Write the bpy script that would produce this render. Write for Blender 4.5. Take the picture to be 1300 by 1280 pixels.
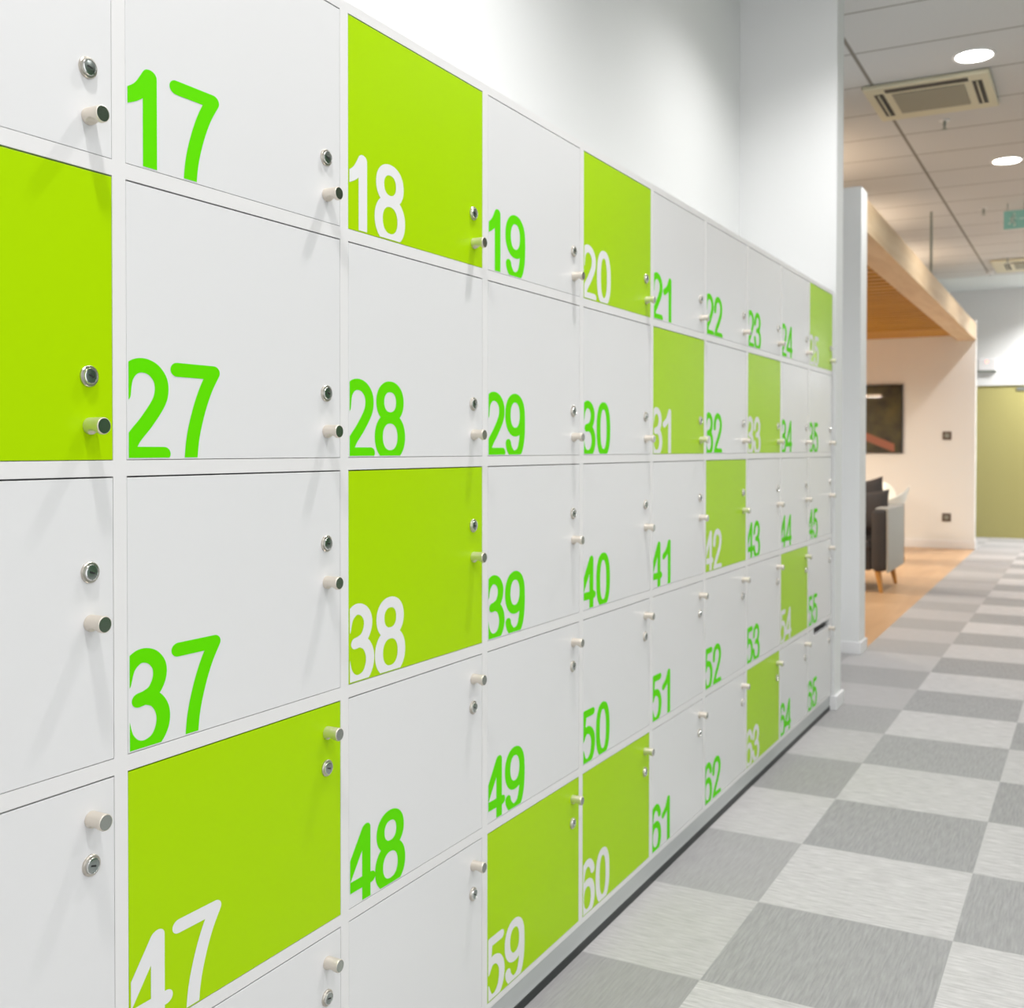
import bpy, bmesh, math, random
from mathutils import Vector, Matrix
for o in list(bpy.data.objects): bpy.data.objects.remove(o)
random.seed(4)
S = bpy.context.scene; C = S.collection
# ------------------------------------------------------------------ camera
cd = bpy.data.cameras.new('camera'); cam = bpy.data.objects.new('camera', cd); C.objects.link(cam); S.camera = cam
cd.sensor_fit = 'HORIZONTAL'; cd.sensor_width = 36; cd.lens = 1373.6*36/1300
cd.shift_y = -(640-589.13)/1300; cd.clip_start = .02; cd.clip_end = 200
R = Vector((.87942,.47604,.00104)); U = Vector((-.00763,.01189,.9999)); W = Vector((-.47598,.87934,-.01409))
cam.matrix_world = Matrix(((R.x,U.x,-W.x,1.11406),(R.y,U.y,-W.y,0),(R.z,U.z,-W.z,1.25002),(0,0,0,1)))
cd.dof.use_dof = True; cd.dof.focus_distance = 1.55; cd.dof.aperture_fstop = 7
# ------------------------------------------------------------------ world, exposure
w = bpy.data.worlds.new('world'); S.world = w; w.use_nodes = True
bg = w.node_tree.nodes['Background']; bg.inputs[0].default_value = (.97,.985,1,1); bg.inputs[1].default_value = .98
S.view_settings.view_transform = 'Standard'; S.view_settings.look = 'None'; S.view_settings.gamma = 1
S.view_settings.exposure = .8; S.view_settings.use_curve_mapping = False
DOWNLIGHT_W = 78; FILL_W = 50; WARM_W = 54; FILL_UP_W = 4
# ------------------------------------------------------------------ materials
def mat(name, col, rough=.5, metal=0, spec=.5, coat=0, emit=None, es=0):
    m = bpy.data.materials.new(name); m.use_nodes = True; b = m.node_tree.nodes['Principled BSDF']
    b.inputs['Base Color'].default_value = (*col,1); b.inputs['Roughness'].default_value = rough
    b.inputs['Metallic'].default_value = metal; b.inputs['Specular IOR Level'].default_value = spec
    b.inputs['Coat Weight'].default_value = coat; b.inputs['Coat Roughness'].default_value = .1
    if emit: b.inputs['Emission Color'].default_value = (*emit,1); b.inputs['Emission Strength'].default_value = es
    return m
def nodes(m): return m.node_tree.nodes, m.node_tree.links, m.node_tree.nodes['Principled BSDF']
def noise_bump(m, scale=200, strength=.05, stretch=(1,1,1), colvar=0):
    N, L, b = nodes(m)
    g = N.new('ShaderNodeNewGeometry'); mp = N.new('ShaderNodeMapping'); mp.inputs['Scale'].default_value = stretch
    n = N.new('ShaderNodeTexNoise'); n.inputs['Scale'].default_value = scale; n.inputs['Detail'].default_value = 3
    bp = N.new('ShaderNodeBump'); bp.inputs['Strength'].default_value = strength; bp.inputs['Distance'].default_value = .002
    L.new(g.outputs['Position'], mp.inputs[0]); L.new(mp.outputs[0], n.inputs['Vector']); L.new(n.outputs[0], bp.inputs['Height']); L.new(bp.outputs[0], b.inputs['Normal'])
    if colvar:
        c = b.inputs['Base Color'].default_value[:]
        mr = N.new('ShaderNodeMapRange'); mr.inputs[3].default_value = 1-colvar; mr.inputs[4].default_value = 1+colvar
        vm = N.new('ShaderNodeVectorMath'); vm.operation = 'SCALE'; vm.inputs[0].default_value = c[:3]
        L.new(n.outputs[0], mr.inputs[0]); L.new(mr.outputs[0], vm.inputs['Scale']); L.new(vm.outputs[0], b.inputs['Base Color'])
    return m
M = {}
M['paint'] = noise_bump(mat('white_wall_paint', (.78,.79,.79), .75, spec=.2), 300, .03)
M['paint_warm'] = noise_bump(mat('cream_wall_paint', (.82,.82,.80), .8, spec=.2), 300, .03)
M['trim'] = mat('white_gloss_trim', (.82,.82,.83), .35)
M['door_white'] = noise_bump(mat('white_laminate', (.735,.737,.742), .27, spec=.38), 900, .02)
M['carcass'] = noise_bump(mat('white_melamine_edge', (.765,.76,.758), .3, spec=.4), 900, .02)
M['door_green'] = noise_bump(mat('lime_green_laminate', (.39,.66,.0), .30, spec=.10), 900, .02)
M['num_green'] = mat('bright_green_vinyl', (.115,.69,.0), .5, spec=.05)
M['num_white'] = mat('white_vinyl', (.77,.77,.78), .45, spec=.3)
M['inside'] = mat('locker_inside', (.25,.25,.25), .8)
M['nickel'] = noise_bump(mat('satin_nickel', (.76,.70,.62), .42, .85), 600, .05, (1,1,1))
M['ring'] = mat('lock_ring_nickel', (.62,.58,.52), .3, 1)
M['cap'] = mat('turned_nickel_face', (.42,.45,.42), .2, 1)
M['chrome'] = mat('polished_chrome', (.80,.80,.78), .14, 1)
M['plug'] = mat('lock_cylinder_metal', (.36,.40,.39), .25, 1)
M['black'] = mat('black', (.012,.014,.014), .5)
M['plinth'] = noise_bump(mat('grey_satin_plinth', (.52,.54,.54), .28, spec=.5), 500, .02)
M['plinth_dark'] = mat('black_plinth_seal', (.02,.025,.025), .45)
M['ceil_white'] = mat('ceiling_plaster', (.72,.76,.76), .9, spec=.1)
M['metal_white'] = mat('painted_grille', (.68,.64,.47), .5)
M['vent_dark'] = mat('vent_slot', (.06,.055,.045), .7)
M['vent_mesh'] = noise_bump(mat('intake_grille', (.34,.32,.24), .7), 400, .3)
M['lamp'] = mat('downlight_diffuser', (1,1,1), .5, emit=(1,.97,.92), es=14)
M['lamp_ring'] = mat('downlight_ring', (.85,.85,.85), .4)
M['tube'] = mat('warm_tube', (1,.8,.6), .5, emit=(1,.66,.40), es=9)
M['grey_metal'] = mat('grey_metal', (.30,.33,.30), .4, .6)
M['dark_plastic'] = mat('bronze_socket_plate', (.13,.10,.08), .35, .3)
M['glass_green'] = noise_bump(mat('olive_film_glass', (.42,.385,.15), .32, spec=.45), 2, .02)
M['green_wall'] = mat('deep_green_paint', (.08,.20,.09), .7)
M['sofa_dark'] = noise_bump(mat('charcoal_wool', (.085,.078,.076), .95, spec=.1), 260, .5, colvar=.25)
M['sofa_light'] = noise_bump(mat('pale_grey_felt', (.47,.47,.44), .95, spec=.1), 260, .4, colvar=.08)
M['leg'] = noise_bump(mat('oiled_oak_leg', (.60,.29,.07), .5), 30, .05, (6,6,.6), .2)
M['shell'] = mat('white_polypropylene', (.78,.83,.80), .3)
M['teal'] = mat('teal_sign_face', (.20,.42,.36), .4, emit=(.2,.42,.36), es=.15)
M['sign_white'] = mat('sign_white', (.72,.88,.82), .4)
M['led'] = mat('red_led', (.9,.2,.15), .4, emit=(1,.15,.1), es=3)
def wood(name, c1, c2, scale=8, stretch=(1,.06,1), rough=.45, spec=.4):
    m = mat(name, c1, rough, spec=spec); N, L, b = nodes(m)
    g = N.new('ShaderNodeNewGeometry'); mp = N.new('ShaderNodeMapping'); mp.inputs['Scale'].default_value = stretch
    n = N.new('ShaderNodeTexNoise'); n.inputs['Scale'].default_value = scale; n.inputs['Detail'].default_value = 6; n.inputs['Distortion'].default_value = .6
    r = N.new('ShaderNodeValToRGB'); r.color_ramp.elements[0].position = .35; r.color_ramp.elements[1].position = .68
    r.color_ramp.elements[0].color = (*c1,1); r.color_ramp.elements[1].color = (*c2,1)
    L.new(g.outputs['Position'], mp.inputs[0]); L.new(mp.outputs[0], n.inputs['Vector']); L.new(n.outputs[0], r.inputs[0]); L.new(r.outputs[0], b.inputs['Base Color'])
    return m
M['oak'] = wood('pale_oak_veneer', (.62,.44,.25), (.72,.55,.35), 10, (1,.15,1), .5)
M['slat'] = wood('orange_cedar_slat', (.43,.20,.012), (.56,.28,.02), 9, (.15,1,1), .5)
M['slat_back'] = mat('dark_ceiling_void', (.05,.022,.006), .9)
M['woodfloor'] = wood('oak_floor', (.50,.31,.165), (.60,.39,.22), 6, (1,.12,1), .38, .45)
# artwork: dark olive field with a soft russet diagonal band
def art():
    m = mat('art_print', (.05,.05,.02), .4, spec=.3, coat=.8); N, L, b = nodes(m); b.inputs['Coat Roughness'].default_value = .03
    g = N.new('ShaderNodeTexCoord'); n = N.new('ShaderNodeTexNoise'); n.inputs['Scale'].default_value = 3.5; n.inputs['Detail'].default_value = 4
    r = N.new('ShaderNodeValToRGB'); e = r.color_ramp.elements
    e[0].position = .35; e[0].color = (.012,.011,.004,1); e[1].position = .72; e[1].color = (.09,.075,.015,1)
    L.new(g.outputs['Object'], n.inputs['Vector']); L.new(n.outputs[0], r.inputs[0])
    sp = N.new('ShaderNodeSeparateXYZ'); L.new(g.outputs['Object'], sp.inputs[0])
    # band follows z = -0.20 - 0.42*(x-0.25)
    a = N.new('ShaderNodeMath'); a.operation = 'MULTIPLY_ADD'; a.inputs[1].default_value = .42; L.new(sp.outputs[0], a.inputs[0]); L.new(sp.outputs[2], a.inputs[2])
    d = N.new('ShaderNodeMath'); d.operation = 'ADD'; d.inputs[1].default_value = .165; L.new(a.outputs[0], d.inputs[0])
    ab = N.new('ShaderNodeMath'); ab.operation = 'ABSOLUTE'; L.new(d.outputs[0], ab.inputs[0])
    mr = N.new('ShaderNodeMapRange'); mr.inputs[1].default_value = .04; mr.inputs[2].default_value = .065; mr.inputs[3].default_value = 1; mr.inputs[4].default_value = 0; L.new(ab.outputs[0], mr.inputs[0])
    lt = N.new('ShaderNodeMath'); lt.operation = 'LESS_THAN'; lt.inputs[1].default_value = .50; L.new(sp.outputs[0], lt.inputs[0])
    mu = N.new('ShaderNodeMath'); mu.operation = 'MULTIPLY'; L.new(mr.outputs[0], mu.inputs[0]); L.new(lt.outputs[0], mu.inputs[1])
    mx = N.new('ShaderNodeMix'); mx.data_type = 'RGBA'; mx.inputs['B'].default_value = (.30,.10,.055,1)
    L.new(mu.outputs[0], mx.inputs['Factor']); L.new(r.outputs[0], mx.inputs['A']); L.new(mx.outputs['Result'], b.inputs['Base Color'])
    return m
M['art'] = art()
# carpet: half metre tiles in two greys, laid in a chequer, ribs turned on alternate tiles
def carpet():
    m = mat('carpet_tiles', (.4,.4,.4), .95, spec=.15); N, L, b = nodes(m)
    b.inputs['Sheen Weight'].default_value = .25; b.inputs['Sheen Roughness'].default_value = .6
    g = N.new('ShaderNodeNewGeometry'); sub = N.new('ShaderNodeVectorMath'); sub.operation = 'SUBTRACT'; sub.inputs[1].default_value = (.300,2.435,-.25)
    L.new(g.outputs['Position'], sub.inputs[0])
    ch = N.new('ShaderNodeTexChecker'); ch.inputs['Scale'].default_value = 2; L.new(sub.outputs[0], ch.inputs['Vector'])
    ch.inputs['Color1'].default_value = (0,0,0,1); ch.inputs['Color2'].default_value = (1,1,1,1)
    def streak(stretch, lo, hi, scale):
        mp = N.new('ShaderNodeMapping'); mp.inputs['Scale'].default_value = stretch; L.new(g.outputs['Position'], mp.inputs[0])
        n = N.new('ShaderNodeTexNoise'); n.inputs['Scale'].default_value = scale; n.inputs['Detail'].default_value = 4; n.inputs['Roughness'].default_value = .65; L.new(mp.outputs[0], n.inputs['Vector'])
        r = N.new('ShaderNodeValToRGB'); e = r.color_ramp.elements; e[0].position = .32; e[1].position = .68; e[0].color = (*lo,1); e[1].color = (*hi,1)
        L.new(n.outputs[0], r.inputs[0]); return r, n
    dk, nd = streak((1,.07,1), CARPET_D[0], CARPET_D[1], 170)
    lt, nl = streak((.10,1,1), CARPET_L[0], CARPET_L[1], 150)
    mx = N.new('ShaderNodeMix'); mx.data_type = 'RGBA'; L.new(ch.outputs['Fac'], mx.inputs['Factor']); L.new(dk.outputs[0], mx.inputs['A']); L.new(lt.outputs[0], mx.inputs['B'])
    # the row of tiles along the lockers is mixed toward one mid grey, more so by the lounge
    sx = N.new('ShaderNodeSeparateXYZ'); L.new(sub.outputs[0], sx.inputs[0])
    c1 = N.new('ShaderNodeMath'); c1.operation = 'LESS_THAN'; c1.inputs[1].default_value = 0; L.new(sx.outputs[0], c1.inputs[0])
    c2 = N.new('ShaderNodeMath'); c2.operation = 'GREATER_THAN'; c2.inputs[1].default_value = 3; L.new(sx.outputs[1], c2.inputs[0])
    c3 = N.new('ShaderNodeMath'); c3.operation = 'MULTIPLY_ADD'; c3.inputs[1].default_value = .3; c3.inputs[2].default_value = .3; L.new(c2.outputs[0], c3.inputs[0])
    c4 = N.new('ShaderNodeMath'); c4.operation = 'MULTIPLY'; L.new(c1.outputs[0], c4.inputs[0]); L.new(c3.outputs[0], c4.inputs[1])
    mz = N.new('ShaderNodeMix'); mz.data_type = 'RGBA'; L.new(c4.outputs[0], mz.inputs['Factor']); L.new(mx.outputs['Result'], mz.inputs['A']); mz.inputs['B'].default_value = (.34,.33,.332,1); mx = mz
    # tile to tile tone
    fl = N.new('ShaderNodeVectorMath'); fl.operation = 'SCALE'; fl.inputs['Scale'].default_value = 2; L.new(sub.outputs[0], fl.inputs[0])
    f2 = N.new('ShaderNodeVectorMath'); f2.operation = 'FLOOR'; L.new(fl.outputs[0], f2.inputs[0])
    wn = N.new('ShaderNodeTexWhiteNoise'); L.new(f2.outputs[0], wn.inputs['Vector'])
    mr = N.new('ShaderNodeMapRange'); mr.inputs[3].default_value = .94; mr.inputs[4].default_value = 1.06; L.new(wn.outputs[0], mr.inputs[0])
    sc = N.new('ShaderNodeVectorMath'); sc.operation = 'SCALE'; L.new(mx.outputs['Result'], sc.inputs[0]); L.new(mr.outputs[0], sc.inputs['Scale']); L.new(sc.outputs[0], b.inputs['Base Color'])
    nm = N.new('ShaderNodeMix'); nm.data_type = 'FLOAT'; L.new(ch.outputs['Fac'], nm.inputs['Factor']); L.new(nd.outputs[0], nm.inputs['A']); L.new(nl.outputs[0], nm.inputs['B'])
    bp = N.new('ShaderNodeBump'); bp.inputs['Strength'].default_value = .5; bp.inputs['Distance'].default_value = .004; L.new(nm.outputs['Result'], bp.inputs['Height']); L.new(bp.outputs[0], b.inputs['Normal'])
    return m
CARPET_D = ((.235,.233,.237),(.335,.333,.337)); CARPET_L = ((.36,.352,.355),(.60,.587,.590))
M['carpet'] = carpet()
# ceiling: 1.2 x 0.6 mineral tiles with a recessed joint
def ceiling_tiles():
    m = mat('ceiling_tiles', (.5,.5,.5), .95, spec=.1); N, L, b = nodes(m)
    g = N.new('ShaderNodeNewGeometry'); sp = N.new('ShaderNodeSeparateXYZ'); L.new(g.outputs['Position'], sp.inputs[0])
    def joint(out, off, per, wd):
        a = N.new('ShaderNodeMath'); a.operation = 'SUBTRACT'; a.inputs[1].default_value = off; L.new(out, a.inputs[0])
        p = N.new('ShaderNodeMath'); p.operation = 'PINGPONG'; p.inputs[1].default_value = per/2; L.new(a.outputs[0], p.inputs[0])
        c = N.new('ShaderNodeMath'); c.operation = 'LESS_THAN'; c.inputs[1].default_value = wd; L.new(p.outputs[0], c.inputs[0]); return c
    j1 = joint(sp.outputs[0], -.13, 1.2, .011); j2 = joint(sp.outputs[1], 5.775, .6, .007)
    mx = N.new('ShaderNodeMath'); mx.operation = 'MAXIMUM'; L.new(j1.outputs[0], mx.inputs[0]); L.new(j2.outputs[0], mx.inputs[1])
    n = N.new('ShaderNodeTexNoise'); n.inputs['Scale'].default_value = 120; L.new(g.outputs['Position'], n.inputs['Vector'])
    r = N.new('ShaderNodeValToRGB'); r.color_ramp.elements[0].color = (.60,.595,.58,1); r.color_ramp.elements[1].color = (.70,.695,.68,1); L.new(n.outputs[0], r.inputs[0])
    c = N.new('ShaderNodeMix'); c.data_type = 'RGBA'; L.new(mx.outputs[0], c.inputs['Factor']); L.new(r.outputs[0], c.inputs['A']); c.inputs['B'].default_value = (.27,.25,.22,1)
    L.new(c.outputs['Result'], b.inputs['Base Color'])
    return m
M['ceiling'] = ceiling_tiles()
# ------------------------------------------------------------------ mesh helpers
def box(bm, x0,x1,y0,y1,z0,z1, bevel=0, seg=2):
    v = [bm.verts.new(p) for p in ((x0,y0,z0),(x1,y0,z0),(x1,y1,z0),(x0,y1,z0),(x0,y0,z1),(x1,y0,z1),(x1,y1,z1),(x0,y1,z1))]
    f = [bm.faces.new([v[i] for i in q]) for q in ((3,2,1,0),(4,5,6,7),(0,1,5,4),(1,2,6,5),(2,3,7,6),(3,0,4,7))]
    if bevel:
        es = list({e for q in f for e in q.edges}); bmesh.ops.bevel(bm, geom=es, offset=bevel, segments=seg, profile=.5, affect='EDGES')
def prism(bm, pts, z0, z1):
    a = [bm.verts.new((x,y,z0)) for x,y in pts]; b = [bm.verts.new((x,y,z1)) for x,y in pts]; n = len(pts)
    bm.faces.new(a[::-1]); bm.faces.new(b)
    for i in range(n): bm.faces.new((a[i],a[(i+1)%n],b[(i+1)%n],b[i]))
def lathe(bm, prof, n=32, axis='z', c=(0,0,0)):
    rings = []
    for h, r in prof:
        if r < 1e-6: rings.append([bm.verts.new((0,0,h))])
        else: rings.append([bm.verts.new((r*math.cos(2*math.pi*i/n), r*math.sin(2*math.pi*i/n), h)) for i in range(n)])
    for a, b in zip(rings, rings[1:]):
        for i in range(n):
            j = (i+1)%n
            if len(a) == 1 and len(b) == 1: continue
            if len(a) == 1: bm.faces.new((a[0],b[i],b[j]))
            elif len(b) == 1: bm.faces.new((a[i],a[j],b[0]))
            else: bm.faces.new((a[i],a[j],b[j],b[i]))
    vs = [v for r in rings for v in r]
    if axis == 'x': mt = Matrix(((0,0,1,0),(1,0,0,0),(0,1,0,0),(0,0,0,1)))
    elif axis == 'y': mt = Matrix(((1,0,0,0),(0,0,1,0),(0,-1,0,0),(0,0,0,1)))
    else: mt = Matrix()
    bmesh.ops.transform(bm, matrix=Matrix.Translation(c)@mt, verts=vs)
def cone(bm, p0, p1, r0, r1, n=16):
    p0, p1 = Vector(p0), Vector(p1); d = p1-p0; q = d.to_track_quat('Z','Y').to_matrix().to_4x4()
    A = [bm.verts.new(p0 + (q @ Vector((r0*math.cos(2*math.pi*i/n), r0*math.sin(2*math.pi*i/n),0)))) for i in range(n)]
    B = [bm.verts.new(p1 + (q @ Vector((r1*math.cos(2*math.pi*i/n), r1*math.sin(2*math.pi*i/n),0)))) for i in range(n)]
    bm.faces.new(A[::-1]); bm.faces.new(B)
    for i in range(n): bm.faces.new((A[i],A[(i+1)%n],B[(i+1)%n],B[i]))
def mesh(name, bm, smooth=False):
    bmesh.ops.recalc_face_normals(bm, faces=bm.faces)
    me = bpy.data.meshes.new(name); bm.to_mesh(me); bm.free()
    if smooth:
        for p in me.polygons: p.use_smooth = True
        me.set_sharp_from_angle(angle=math.radians(35))
    return me
def obj(name, bm, m, parent=None, loc=(0,0,0), smooth=False, label=None):
    me = bm if isinstance(bm, bpy.types.Mesh) else mesh(name, bm, smooth)
    if not me.materials: me.materials.append(m)
    o = bpy.data.objects.new(name, me); C.objects.link(o); o.location = loc
    if parent: o.parent = parent
    if label: o['label'] = label
    return o
def thing(name, label, cat, loc=(0,0,0), rz=0, group=None):
    o = bpy.data.objects.new(name, None); C.objects.link(o); o.location = loc; o.rotation_euler = (0,0,rz); o.empty_display_size = .05
    o['label'] = label; o['category'] = cat
    if group: o['group'] = group
    return o
def tag(o, label, cat, group=None):
    o['label'] = label; o['category'] = cat
    if group: o['group'] = group
    return o
def struct(name, bm, m, label=None):
    o = obj(name, bm, m); o['kind'] = 'structure'
    if label: o['label'] = label
    return o
NB = bmesh.new
def B(*a, **k):
    bm = NB(); box(bm, *a, **k); return bm
# ------------------------------------------------------------------ setting
CH = 3.5; WX = -.46; PY = 5.28; PART = 6.78; BW = 14.56; FAR = 16.67; LX = -5.2; RX = 4.2; Y0 = -4.5
def ex(y): return -.155-.0085*(y-PART)          # edge line of the lounge along the corridor
bm = NB(); prism(bm, [(WX-.1,Y0),(RX,Y0),(RX,FAR+.1),(LX,FAR+.1),(LX,BW),(ex(BW),BW),(ex(PART),PART),(WX-.1,PART)], -.1, 0)
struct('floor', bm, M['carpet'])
fw = NB(); prism(fw, [(LX,PART),(ex(PART),PART),(ex(BW),BW),(LX,BW)], -.1, 0)
struct('floor_lounge', fw, M['woodfloor'])
struct('ceiling', B(LX-.1,RX+.1,Y0,15.3,CH,CH+.1), M['ceiling'])
struct('ceiling_far', B(LX-.1,RX+.1,15.3,FAR+.1,CH-.004,CH+.1), M['ceil_white'])
struct('wall_left', B(WX-.1,WX,Y0,PY,0,CH), M['paint'])
bm = NB(); box(bm, WX-.1,.012,PY,PY+.15,0,CH); box(bm, LX,WX-.1,PY,PY+.15,0,CH)
struct('wall_pillar', bm, M['paint'])
struct('wall_lounge_left', B(LX-.1,LX,PY,FAR+.1,0,CH), M['paint_warm'])
bm = NB(); box(bm, LX,ex(PART),PART,PART+.19,0,2.84)
struct('wall_partition', bm, M['paint'])
struct('wall_lounge_back', B(LX,ex(BW)-.005,BW,BW+.14,0,2.86), M['paint_warm'])
bm = NB(); box(bm, LX,RX,FAR,FAR+.1,2.15,CH); box(bm, LX,-1.0,FAR,FAR+.1,0,2.15); box(bm, 2.4,RX,FAR,FAR+.1,0,2.15)
struct('wall_far', bm, M['paint'])
struct('wall_right', B(RX,RX+.1,2.6,9.0,0,CH), M['green_wall'])
struct('wall_right_middle', B(RX,RX+.1,9.0,13.2,0,CH), M['paint'])
struct('wall_back', B(WX-.1,RX+.1,Y0-.1,Y0,0,CH), M['paint'])
struct('wall_right_far', B(RX,RX+.1,16.2,FAR+.1,0,CH), M['paint'])
bm = NB()  # window openings added in the unseen wall to light doors and far wall
for a, b in ((-4.4,2.6),(13.2,16.2)):
    for y in [a+(b-a)*i/5 for i in range(6)]: box(bm, RX,RX+.06,y-.03,y+.03,0,CH)
    box(bm, RX,RX+.06,a,b,0,.08); box(bm, RX,RX+.06,a,b,CH-.08,CH); box(bm, RX,RX+.06,a,b,.9,.96)
struct('window_added_1', bm, M['trim'])
bm = NB(); box(bm, .012,.026,PY-.012,PY+.162,0,.068, bevel=.003); box(bm, -.06,.0125,PY-.012,PY-.0005,0,.068)
struct('trim_1', bm, M['trim'])
bm = NB(); x = ex(PART); box(bm, LX,x+.013,PART-.013,PART,0,.075, bevel=.003); box(bm, x,x+.013,PART,PART+.2,0,.075, bevel=.003)
struct('baseboard_partition', bm, M['trim'])
bm = NB(); x = ex(BW)-.005; box(bm, LX,x+.013,BW-.013,BW,0,.105, bevel=.004); box(bm, x,x+.013,BW,BW+.14,0,.105, bevel=.004)
struct('baseboard_lounge', bm, M['trim'])
# ------------------------------------------------------------------ lockers
YL0, PW, DW = 1.00182, .47496, .45316
ZT = [1.98238,1.60004,1.21391,.82749,.44582]; ZB = [1.62046,1.23443,.84882,.4651,.08765]
HX, HZ = .0122, .0096
def cr(P, n=10):
    """smooth curve through points"""
    out = []; Q = [P[0]]+list(P)+[P[-1]]
    for i in range(1, len(Q)-2):
        p0,p1,p2,p3 = Q[i-1:i+3]
        for k in range(n):
            t = k/n
            out.append(tuple(.5*((2*p1[j])+(-p0[j]+p2[j])*t+(2*p0[j]-5*p1[j]+4*p2[j]-p3[j])*t*t+(-p0[j]+3*p1[j]-3*p2[j]+p3[j])*t**3) for j in (0,1)))
    out.append(tuple(P[-1])); return out
def ell(cx, cy, rx, ry, a0=0, a1=360, n=44, e=1.12):
    o = []
    for i in range(n+1):
        a = math.radians(a0+(a1-a0)*i/n); c, s = math.cos(a), math.sin(a)
        o.append((cx+rx*math.copysign(abs(c)**(1/e), c), cy+ry*math.copysign(abs(s)**(1/e), s)))
    return o
def line(*P): return list(P)
DG = {
 '0': [('c', ell(.047,.0655,.0315,.060,e=1.2))],
 '1': [('o', line((.0585,-.02),(.0585,.1235))), ('o', cr([(.0575,.1235),(.044,.105),(.030,.0945),(.013,.087)]))],
 '2': [('o', cr([(.012,.086),(.016,.108),(.028,.1215),(.045,.1255),(.063,.1205),(.0755,.107),(.077,.090),(.070,.074),(.050,.050),(.030,.030),(.017,.010)])), ('o', line((.016,.0080),(.081,.0080)))],
 '3': [('o', cr([(.011,.092),(.018,.112),(.032,.1235),(.046,.1255),(.061,.120),(.0715,.107),(.0715,.091),(.062,.076),(.048,.0695),(.036,.0675)])),
       ('o', cr([(.048,.0695),(.066,.062),(.077,.046),(.077,.027),(.066,.010),(.046,.003),(.028,.007),(.015,.020),(.009,.038)]))],
 '4': [('o', line((.067,.1240),(.067,-.02))), ('o', line((.0655,.1235),(.001,.036))), ('o', line((.001,.035),(.0815,.035)))],
 '5': [('o', line((.027,.1245),(.077,.1245))), ('o', line((.027,.1240),(.0175,.066))), ('o', cr([(.0175,.066),(.030,.079),(.046,.083),(.064,.077),(.0765,.062),(.079,.042),(.072,.020),(.056,.006),(.041,.003),(.026,.008),(.013,.030)]))],
 '7': [('o', line((.012,.1235),(.082,.1235))), ('o', cr([(.082,.1235),(.066,.098),(.052,.066),(.041,.028),(.036,-.015)]))],
 '8': [('c', ell(.0465,.0985,.0305,.0275,e=1.08)), ('c', ell(.0465,.0365,.0350,.0335,e=1.08))],
 '9': [('c', ell(.044,.0885,.033,.0370,e=1.08)), ('o', cr([(.077,.089),(.0775,.066),(.0745,.036),(.064,.012),(.046,.003),(.030,.005),(.017,.017),(.013,.027)]))]}
DG['6'] = [(k, [(.090-x, .1285-z) for x, z in P]) for k, P in DG['9']]
def stroke(bm, P, ox, closed, lift=0):
    s = HX/HZ; Q = [Vector((x/s, z)) for x, z in P]
    if closed and (Q[0]-Q[-1]).length < 1e-6: Q.pop()
    n = len(Q); L = []; Rr = []
    for i in range(n):
        a = Q[(i-1)%n] if (closed or i > 0) else Q[i]; b = Q[(i+1)%n] if (closed or i < n-1) else Q[i]
        d = (b-a).normalized(); nn = Vector((-d.y, d.x))*HZ
        L.append(Q[i]+nn); Rr.append(Q[i]-nn)
    mk = lambda v: bm.verts.new((lift, v.x*s+ox, v.y))
    LV = [mk(v) for v in L]; RV = [mk(v) for v in Rr]
    for i in range(n if closed else n-1):
        j = (i+1)%n; bm.faces.new((LV[i],RV[i],RV[j],LV[j]))
    if not closed:
        for q, d in ((Q[0], (Q[0]-Q[1]).normalized()), (Q[-1], (Q[-1]-Q[-2]).normalized())):
            nn = Vector((-d.y, d.x)); pts = []
            for k in range(13):
                a = math.pi*k/12; pts.append(q + (nn*math.cos(a)+d*math.sin(a))*HZ)
            bm.faces.new([mk(v) for v in pts]).material_index = 0
def number_mesh(txt):
    bm = NB()
    for i, ch in enumerate(txt):
        ox = -.017 if i == 0 else .0765
        for q, (k, P) in enumerate(DG[ch]): stroke(bm, P, ox, k == 'c', q*.00004)
    bm.normal_update()
    for f in bm.faces:
        if f.normal.x < 0: f.normal_flip()
    for co, no in (((0,.0035,0),(0,-1,0)), ((0,0,.003),(0,0,-1))):
        bmesh.ops.bisect_plane(bm, geom=bm.verts[:]+bm.edges[:]+bm.faces[:], plane_co=co, plane_no=no, clear_outer=True)
    me = bpy.data.meshes.new('number'); bm.to_mesh(me); bm.free(); return me
# knob: satin cylinder with a scooped finger grip underneath
def knob_mesh():
    bm = NB(); n = 32; prof = [(0,.0105),(.001,.0107)]+[(.002+.0225*i/14,.0107) for i in range(15)]+[(.0252,.0107),(.0262,.0103),(.0266,.0096)]
    rings = []
    for h, r in prof:
        ring = []
        for i in range(n):
            a = 2*math.pi*i/n; y, z = r*math.cos(a), r*math.sin(a)
            lim = -.0107 + .0062*max(0, 1-((h-.0125)/.0085)**2)**.5 if abs(h-.0125) < .0085 else -.02
            ring.append(bm.verts.new((h, y, max(z, lim))))
        rings.append(ring)
    for a, b in zip(rings, rings[1:]):
        for i in range(n): bm.faces.new((a[i],a[(i+1)%n],b[(i+1)%n],b[i]))
    bm.faces.new(rings[0][::-1])
    me = mesh('knob', bm, True); me.materials.append(M['nickel']); return me
def lathe_mesh(name, prof, m, n=28):
    bm = NB(); lathe(bm, prof, n, 'x'); me = mesh(name, bm, True); me.materials.append(m); return me
KN = knob_mesh()
CAP = lathe_mesh('knob_face', [(.0262,.0098),(.02665,.0095),(.02665,0)], M['cap'])
FL = lathe_mesh('lock_ring', [(0,.0136),(.0022,.0136),(.0034,.0126),(.0036,.0106)], M['ring'])
CY = lathe_mesh('lock_cylinder', [(.0005,.0104),(.0048,.0104),(.0056,.0099),(.0058,.0090),(.0052,.0088)], M['chrome'])
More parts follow.
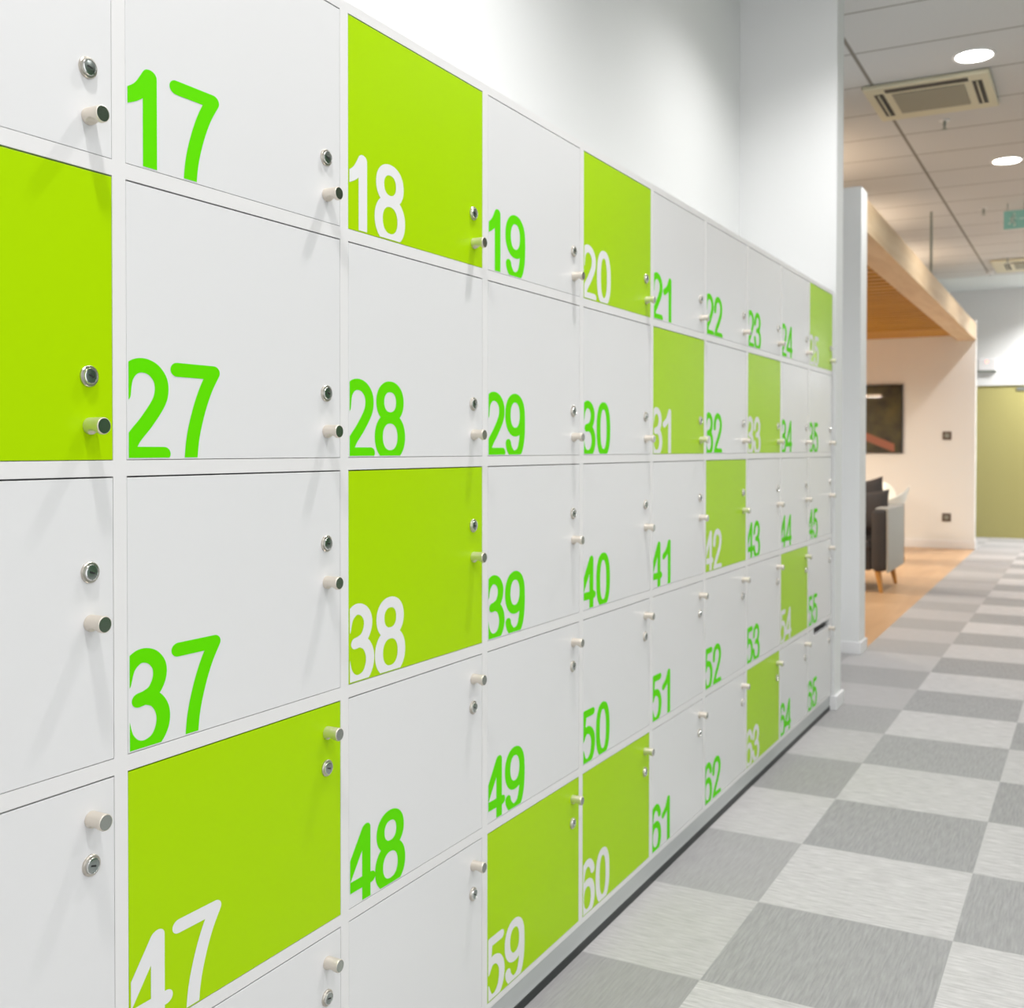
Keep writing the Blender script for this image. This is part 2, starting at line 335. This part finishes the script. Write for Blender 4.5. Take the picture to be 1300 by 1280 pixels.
PG = lathe_mesh('lock_plug', [(.0020,.0088),(.0052,.0088),(.0054,.0080),(.0054,0)], M['plug'])
bm = NB(); box(bm, .0052,.0057,-.0040,.0040,-.0011,.0011, bevel=.0001); KH = mesh('keyhole', bm); KH.materials.append(M['black'])
DOORM = {}; DG0 = .0008
def door_mesh(r, green, slot=False):
    key = (r, green, slot)
    if key in DOORM: return DOORM[key]
    h = ZT[r]-ZB[r]; bm = NB()
    if not slot: box(bm, -.018,0, DG0,DW-DG0, DG0,h-.0022, bevel=.0005)
    else:
        box(bm, -.018,0, DG0,DW-DG0, DG0,h-.034, bevel=.0005)
        box(bm, -.018,0, .0012,.10, h-.0345,h-.0028); box(bm, -.018,0, DW-.035,DW-.0012, h-.0345,h-.0028)
    me = mesh('door', bm); me.materials.append(M['door_green' if green else 'door_white']); DOORM[key] = me; return me
CARC = {}
def carcass_mesh(r):
    if r in CARC: return CARC[r]
    # outer box of one compartment; its front edges are the white grid between the doors
    zb, zt = ZB[r], ZT[r]; lo = (ZT[r+1]+zb)/2 if r < 4 else .074; hi = (zt+ZB[r-1])/2 if r else 2.0
    g = (PW-DW)/2; a, b = -g, DW+g; bm = NB(); X = -.455
    box(bm, X,0,a,0,lo-zb,hi-zb); box(bm, X,0,DW,b,lo-zb,hi-zb); box(bm, X,0,0,DW,lo-zb,0); box(bm, X,0,0,DW,zt-zb,hi-zb); box(bm, X,X+.008,0,DW,0,zt-zb)
    me = mesh('cabinet', bm); me.materials.append(M['carcass']); CARC[r] = me; return me
GREEN = {18,20,25,26,31,33,38,42,47,54,59,60,63}
ROWN = ['top','second','middle','fourth','bottom']
for k in range(-1, 9):
    for r in range(5):
        n = 17+k+10*r; g = n in GREEN; col = 'lime green' if g else 'white'; nc = 'white' if g else 'green'
        if k == -1:
            where = ['topmost','second down','third down','fourth down','lowest'][r]
            lab = f'{col} locker {where}, cut by the left picture edge, beside locker {n+1}' if n != 56 else 'white locker in the bottom left corner, below and left of locker 47'
        elif n == 57: lab = 'white locker directly below lime green locker 47, its number cut off'
        elif n == 58: lab = 'white locker directly below locker 48, left of lime green locker 59'
        else: lab = f'{col} locker numbered {n} in {nc}, {ROWN[r]} row' + (', with a black slot above its door' if n == 65 else '')
        t = thing('locker', lab, 'locker', (0, YL0+k*PW, ZB[r]), 0, 'numbered lockers of the locker wall')
        obj('cabinet', carcass_mesh(r), None, t)
        d = obj('door', door_mesh(r, g, n == 65), None, t)
        d['label'] = f'{col} door'
        nm = number_mesh(str(n)); nm.materials.append(M['num_white' if g else 'num_green'])
        q = obj('number', nm, None, d, (.0003,0,0)); q['label'] = f'{nc} number {n}'
        h = ZT[r]-ZB[r]
        zk, zl = {0:(.0445,.105),1:(.0435,.106),2:(.181,.245)}.get(r, (h-.046,h-.104))
        kb = obj('knob', KN, None, d, (.0002, DW-.037, zk))
        kf = obj('knob_face', CAP, None, d, (.0002, DW-.037, zk)); kf['label'] = 'flat end of the knob'
        lk = obj('lock', FL, None, d, (0, DW-.038, zl)); lk['label'] = 'round metal cam lock'
        # ring, cylinder, plug and keyhole of one lock
        for nme, me in (('lock_cylinder', CY), ('lock_plug', PG), ('keyhole', KH)):
            o = obj(nme, me, None, d, (0, DW-.038, zl))
            if nme == 'keyhole': o.rotation_euler = (math.radians(random.choice((-18,-12,-25,-15))),0,0)
YA, YB = YL0-PW-.011, YL0+9*PW-.011
t = thing('locker_plinth', 'long grey plinth under the bottom row of lockers', 'plinth', (0,YA,0))
obj('plinth_board', B(-.43,-.006,0,YB-YA,.021,.074), M['plinth'], t)
obj('floor_seal', B(-.43,-.004,0,YB-YA,0,.021), M['plinth_dark'], t, label='black strip at the foot of the plinth')
# ------------------------------------------------------------------ lounge canopy
t = thing('timber_canopy', 'oak framed canopy with orange slatted soffit over the lounge', 'canopy', (0,0,0))
ya, yb = PART+.19, BW
bm = NB(); prism(bm, [(ex(ya)-.215,ya),(ex(ya),ya),(ex(yb),yb),(ex(yb)-.215,yb)], 2.60, 2.80)
obj('edge_beam', bm, M['oak'], t, label='pale oak beam along the corridor')
obj('soffit_board', B(LX,ex(yb)-.215,ya,yb,2.684,2.80), M['slat_back'], t)
bm = NB(); y = ya+.02
while y < 13.55: box(bm, LX+.02,ex(y)-.216,y,y+.125,2.672,2.684);  y += .20
obj('slats', bm, M['slat'], t, label='orange brown timber slats')
obj('soffit_panel', B(LX,ex(yb)-.216,13.6,yb,2.670,2.684), M['slat'], t)
obj('suspension_rod', (lambda b: (cone(b,(-.29,10.94,2.8),(-.29,10.94,CH),.012,.012,12), b)[1])(NB()), M['grey_metal'], t)
# ------------------------------------------------------------------ sofa
SX = -.465
t = thing('sofa', 'charcoal sofa with pale grey outer shell on oak legs', 'sofa', (SX,9.74,0))
D = .86
obj('seat_base', B(-1.95,-.15,.05,D-.02,.185,.40, bevel=.03,seg=3), M['sofa_dark'], t, smooth=True)
obj('seat_cushion', B(-1.93,-.15,0.02,D-.16,.36,.45, bevel=.04,seg=4), M['sofa_dark'], t, smooth=True)
obj('backrest', B(-1.95,-.12,D-.22,D-.04,.35,.74, bevel=.06,seg=4), M['sofa_dark'], t, smooth=True)
for s in (0, 1):
    xo = -2.1 if s else 0; a, b = (xo, xo+.135) if s else (-.135-.0, -.018)
    bm = NB(); box(bm, *( (xo+.018,xo+.15) if s else (-.15,-.018)), .0,D-.03,.185,.725, bevel=.045, seg=4); obj('armrest', bm, M['sofa_dark'], t, smooth=True)
    bm = NB(); box(bm, *((xo,xo+.022) if s else (-.022,0)), .004,D,.18,.735, bevel=.009, seg=3)
    box(bm, *((xo+.004,xo+.12) if s else (-.12,-.004)), .05,D-.01,.715,.738, bevel=.009, seg=3); obj('shell_side', bm, M['sofa_light'], t, smooth=True, label='pale grey outer side panel')
obj('shell_back', B(-2.1,0,D-.045,D,.18,.745, bevel=.01,seg=3), M['sofa_light'], t, smooth=True)
for x, y, dx, dy in ((-.10,.07,.035,-.03),(-.10,D-.09,.035,.03),(-2.0,.07,-.035,-.03),(-2.0,D-.09,-.035,.03)):
    bm = NB(); cone(bm, (x,y,.186), (x+dx,y+dy,0), .029, .015); obj('leg', bm, M['leg'], t, smooth=True)
def pillow_mesh(w, h, d):
    bm = NB(); n = 20; G = {}
    for s in (1, -1):
        for i in range(n+1):
            for j in range(n+1):
                u, v = i/n*2-1, j/n*2-1; edge = i in (0,n) or j in (0,n)
                if edge and s == -1: G[s,i,j] = G[1,i,j]; continue
                th = ((1-abs(u)**2.6)*(1-abs(v)**2.6))**.55
                px = u*w/2*(1-.10*(1-v*v)*abs(u)**2); pz = v*h/2*(1-.10*(1-u*u)*abs(v)**2)
                G[s,i,j] = bm.verts.new((px, s*th*d/2, pz))
        for i in range(n):
            for j in range(n):
                q = [G[s,i,j],G[s,i+1,j],G[s,i+1,j+1],G[s,i,j+1]]
                try: bm.faces.new(q if s > 0 else q[::-1])
                except ValueError: pass
    return mesh('cushion', bm, True)
pm = pillow_mesh(.40,.40,.14); pm.materials.append(M['sofa_dark'])
c = obj('cushion', pm, None, None, (-.703,10.06,.682)); c.rotation_euler = (math.radians(-14),math.radians(-5),0)
tag(c, 'charcoal cushion on the sofa, the lower and nearer of two', 'cushion', 'cushions on the sofa')
c = c.copy(); C.objects.link(c); c.location = (-.770,10.27,.772); c.rotation_euler = (math.radians(-14),math.radians(-12),0)
tag(c, 'charcoal cushion on the sofa, rising behind the nearer one', 'cushion', 'cushions on the sofa')
# ------------------------------------------------------------------ shell chairs
def shell_mesh():
    bm = NB(); na, nr = 48, 12; V = {}
    for i in range(na):
        a = 2*math.pi*i/na; b = (1+math.cos(a))/2            # b=1 at the back (+x)
        arm = abs(math.sin(a))**2
        rx = .245+.03*b; ry = .30-.05*b
        rim = .43 + .41*b**3.0 + .19*arm**1.4*(1-.2*b) + (0 if b > .05 else 0)
        for j in range(nr+1):
            q = j/nr; rr = q**.8
            z = .42 + (rim-.42)*max(0,(q-.45)/.55)**1.7
            lean = .10*max(0,(z-.5))
            V[i,j] = bm.verts.new((rr*rx*math.cos(a)+lean*math.cos(a), rr*ry*math.sin(a)+lean*.4*math.sin(a), z)) if j else None
    c = bm.verts.new((0,0,.42))
    for i in range(na):
        k = (i+1)%na; bm.faces.new((c,V[i,1],V[k,1]))
        for j in range(1,nr): bm.faces.new((V[i,j],V[i,j+1],V[k,j+1],V[k,j]))
    bmesh.ops.recalc_face_normals(bm, faces=bm.faces)
    bmesh.ops.solidify(bm, geom=bm.faces[:], thickness=.008)
    return mesh('shell', bm, True)
SH = shell_mesh(); SH.materials.append(M['shell'])
def chair(loc, rz, lab):
    t = thing('shell_armchair', lab, 'chair', loc, rz, 'white shell armchairs behind the sofa')
    obj('seat_shell', SH, None, t, label='white moulded seat shell')
    for sx in (1,-1):
        for sy in (1,-1):
            bm = NB(); cone(bm, (sx*.12,sy*.12,.415), (sx*.24,sy*.25,0), .017, .011); obj('leg', bm, M['leg'], t, smooth=True, label='oak leg')
    bm = NB()
    for s in (1,-1):
        cone(bm, (-.17,-.18*s,.24), (.17,.18*s,.24), .004,.004,8); cone(bm, (-.125,-.13*s,.40), (.17,.18*s,.24), .004,.004,8); 
    obj('wire_brace', bm, M['black'], t)
chair((-1.02,12.62,0), .10, 'white shell armchair with oak legs, its back turned to the corridor')
chair((-1.28,13.55,0), 1.25, 'white shell armchair farther back, half hidden behind the sofa cushions')
# ------------------------------------------------------------------ lounge wall items
t = thing('framed_picture', 'dark olive picture with a russet band on the lounge back wall', 'picture', (-1.68,BW-.0005,1.638))
obj('frame', (lambda b: ([box(b,*q) for q in ((-.60,-.585,-.032,0,-.441,.441),(.585,.60,-.032,0,-.441,.441),(-.585,.585,-.032,0,-.441,-.426),(-.585,.585,-.032,0,.426,.441))], b)[1])(NB()), M['black'], t)
obj('canvas', B(-.585,.585,-.026,-.004,-.426,.426), M['art'], t)
for z, lab in ((1.42,'dark square wall plate at eye height on the lounge back wall'),(.392,'dark square socket low on the lounge back wall, above the skirting')):
    t = thing('wall_socket', lab, 'socket', (-.552,BW,z), 0, 'wall plates on the lounge back wall')
    obj('plate', B(-.052,.052,-.009,0,-.052,.052, bevel=.003), M['dark_plastic'], t)
    obj('insert', B(-.026,.026,-.012,-.008,-.026,.026, bevel=.002), M['grey_metal'], t)
# ------------------------------------------------------------------ far wall items
t = thing('glass_partition', 'olive green frosted glass screen at the far end of the corridor', 'glass screen', (0,FAR+.02,0))
obj('glass_panel', B(-1.0,.62,0,.02,0,2.15), M['glass_green'], t)
obj('glass_panel', B(.63,2.4,0,.02,0,2.15), M['glass_green'], t)
obj('hinge_patch', B(.11,.30,-.012,.0,2.07,2.12, bevel=.004), M['grey_metal'], t, label='small metal fitting at the top of the glass')
t = thing('emergency_light', 'white emergency light box high on the far wall', 'light', (-.27,FAR,2.435))
obj('housing', B(-.12,.12,-.05,0,-.075,.095, bevel=.008), M['trim'], t)
obj('base_strip', B(-.12,.12,-.052,0,-.098,-.068, bevel=.004), M['grey_metal'], t)
obj('indicator', (lambda b: (lathe(b,[(.051,.016),(.053,.014),(.053,0)],16,'y'), b)[1])(NB()), M['led'], t, label='red indicator lamp')
for v in t.children[-1].data.vertices: v.co.y = -abs(v.co.y); v.co.z += .05
# ------------------------------------------------------------------ ceiling items
def downlight(x, y, lab=None, power=None):
    t = thing('downlight', lab or 'round recessed ceiling downlight over the corridor', 'ceiling light', (x,y,CH), 0, 'round downlights in the ceiling')
    bm = NB(); lathe(bm, [(0,.118),(-.006,.116),(-.008,.104),(-.004,.098)], 32); obj('trim_ring', bm, M['lamp_ring'], t, smooth=True)
    bm = NB(); lathe(bm, [(-.004,.099),(-.0041,0)], 32); obj('diffuser', bm, M['lamp'], t)
    l = bpy.data.lights.new('downlight_lamp', 'SPOT'); l.energy = power or DOWNLIGHT_W; l.spot_size = math.radians(140); l.spot_blend = .8; l.shadow_soft_size = .055; l.color = (1,.985,.975)
    o = bpy.data.objects.new('downlight_lamp', l); C.objects.link(o); o.parent = t; o.location = (0,0,-.02)
DL = [(.5,None),(2.27,None),(4.5,None),(6.72,'round ceiling downlight nearest the camera, beside the cassette air conditioner'),(9.27,'round ceiling downlight farther off, above and right of the timber canopy'),(11.9,None),(14.0,None)]
for y, lab in DL:
    if lab is None: lab = f'round ceiling downlight over the lockers outside the picture' if y < 6 else 'round ceiling downlight beyond the right picture edge'
    downlight(.62 if 11 < y < 13 else .475, y, lab, DOWNLIGHT_W*(1 if y < 4 else .8 if y < 6 else .68))
for x in (2.4,):  # unseen row of downlights added as fill for the room
    for y in (-2.5,.5,3.0,5.5,8.0,10.5,13,15.5): downlight(x, y, 'added unseen fill downlight on the far side of the corridor', FILL_W)
downlight(1.0, 15.95, 'added unseen downlight washing the far wall', 330)  # unseen downlight added to brighten the far wall
t = thing('ceiling_cassette', 'square cream cassette air conditioner beside the nearest downlight', 'air conditioner', (.172,7.33,CH))
def cassette(t, s=.365):
    obj('panel', B(-s,s,-s,s,-.028,0, bevel=.012,seg=3), M['metal_white'], t)
    obj('intake_grille', B(-.21,.21,-.21,.21,-.034,-.027, bevel=.003), M['vent_mesh'], t)
    for a in (1,2,3):
        wd = .034 if a == 2 else .028
        bm = NB(); box(bm, -.24,.24,.285-wd,.285+wd,-.030,-.0275); o = obj('air_outlet', bm, M['vent_dark'], t); o.rotation_euler = (0,0,a*math.pi/2)
        if a != 2: bm = NB(); box(bm, -.235,.235,.281,.289,-.040,-.027); o = obj('louvre', bm, M['metal_white'], t); o.rotation_euler = (0,0,a*math.pi/2)
cassette(t)
t = thing('ceiling_cassette', 'cream cassette air conditioner far down the corridor at right picture edge', 'air conditioner', (.42,14.5,CH)); cassette(t, .45)
for x, y, lab in ((.176,7.94,'small ceiling sprinkler just behind the nearest air conditioner'),(.16,11.0,'small ceiling sprinkler between canopy and teal sign'),(.166,13.96,'small ceiling sprinkler by the far air conditioner')):
    t = thing('sprinkler', lab, 'sprinkler', (x,y,CH), 0, 'ceiling sprinklers')
    bm = NB(); lathe(bm, [(0,.036),(-.006,.034),(-.010,.014)], 20); obj('rosette', bm, M['lamp_ring'], t, smooth=True)
    bm = NB(); lathe(bm, [(-.008,.010),(-.045,.009),(-.047,.004),(-.060,.004),(-.061,.020),(-.064,.020),(-.065,0)], 16); obj('head', bm, M['grey_metal'], t, smooth=True)
t = thing('smoke_detector', 'round white smoke detector near the far air conditioner', 'detector', (-.10,14.95,CH-.0))
bm = NB(); lathe(bm, [(0,.05),(-.02,.05),(-.035,.035),(-.037,0)], 24); obj('body', bm, M['lamp_ring'], t, smooth=True)
# hanging exit sign
t = thing('hanging_sign', 'small teal hanging exit sign at right picture edge', 'sign', (.44,10.9,CH))
obj('sign_panel', B(-.10,.10,-.012,.012,-.235,-.07, bevel=.002), M['teal'], t)
bm = NB(); cone(bm, (-.07,0,0), (-.07,0,-.07), .004,.004,8); cone(bm, (.07,0,0), (.07,0,-.07), .004,.004,8); obj('hanger', bm, M['grey_metal'], t)
bm = NB()
def bar(x0,z0,x1,z1,w=.008):
    a, b = Vector((x0,0,z0)), Vector((x1,0,z1)); d = (b-a).normalized(); n = Vector((-d.z,0,d.x))*w
    for y in (-.0135,): bm.faces.new([bm.verts.new(p+Vector((0,y,0))) for p in (a+n,a-n,b-n,b+n)])
bar(-.02,-.125,-.03,-.165,.011); bar(-.03,-.165,-.005,-.185); bar(-.005,-.185,-.012,-.215); bar(-.03,-.165,-.055,-.195); bar(-.018,-.13,.01,-.15,.006); bar(-.022,-.13,-.05,-.15,.006)
bm.faces.new([bm.verts.new((-.012+.012*math.cos(a),-.0135,-.108+.012*math.sin(a))) for a in [2*math.pi*i/12 for i in range(12)]])
bar(.03,-.15,.075,-.15,.006)
o = obj('pictogram', bm, M['sign_white'], t, label='white running figure and arrow')
# linear lounge pendants; the farther one is hidden, added for warm light
for (x, y) in ((-2.85,9.5),(-2.85,12.4)):
    t = thing('linear_pendant', 'slim warm linear pendant lamp over the lounge seating', 'pendant lamp', (x,y,2.19), 0, 'linear pendants in the lounge')
    obj('tube', B(-.65,.65,-.02,.02,-.02,.012), M['tube'], t); obj('housing', B(-.65,.65,-.022,.022,.012,.04), M['grey_metal'], t)
    bm = NB()
    for s in (-.5,.5): cone(bm, (s,0,.04), (s,0,.46), .002,.002,6)
    obj('cable', bm, M['grey_metal'], t)
    l = bpy.data.lights.new('pendant_light','AREA'); l.shape = 'RECTANGLE'; l.size = 1.3; l.size_y = .05; l.energy = WARM_W; l.color = (1,.91,.76)
    o = bpy.data.objects.new('pendant_light', l); C.objects.link(o); o.parent = t; o.location = (0,0,-.03)

# unseen uplights added on the canopy to brighten the far ceiling
for y in (8.4,10.8,13.2):
    t = thing('added_uplight', 'added unseen warm uplight on top of the timber canopy', 'light', (-1.1,y,2.80), 0, 'added uplights on the canopy')
    obj('tube', B(-.03,.03,-.6,.6,.02,.05), M['tube'], t); obj('housing', B(-.04,.04,-.62,.62,0,.02), M['grey_metal'], t)
    l = bpy.data.lights.new('uplight','AREA'); l.shape = 'RECTANGLE'; l.size = .06; l.size_y = 1.2; l.energy = FILL_UP_W; l.color = (1,.84,.66)
    o = bpy.data.objects.new('uplight', l); C.objects.link(o); o.parent = t; o.location = (0,0,.06); o.rotation_euler = (math.pi,0,0)
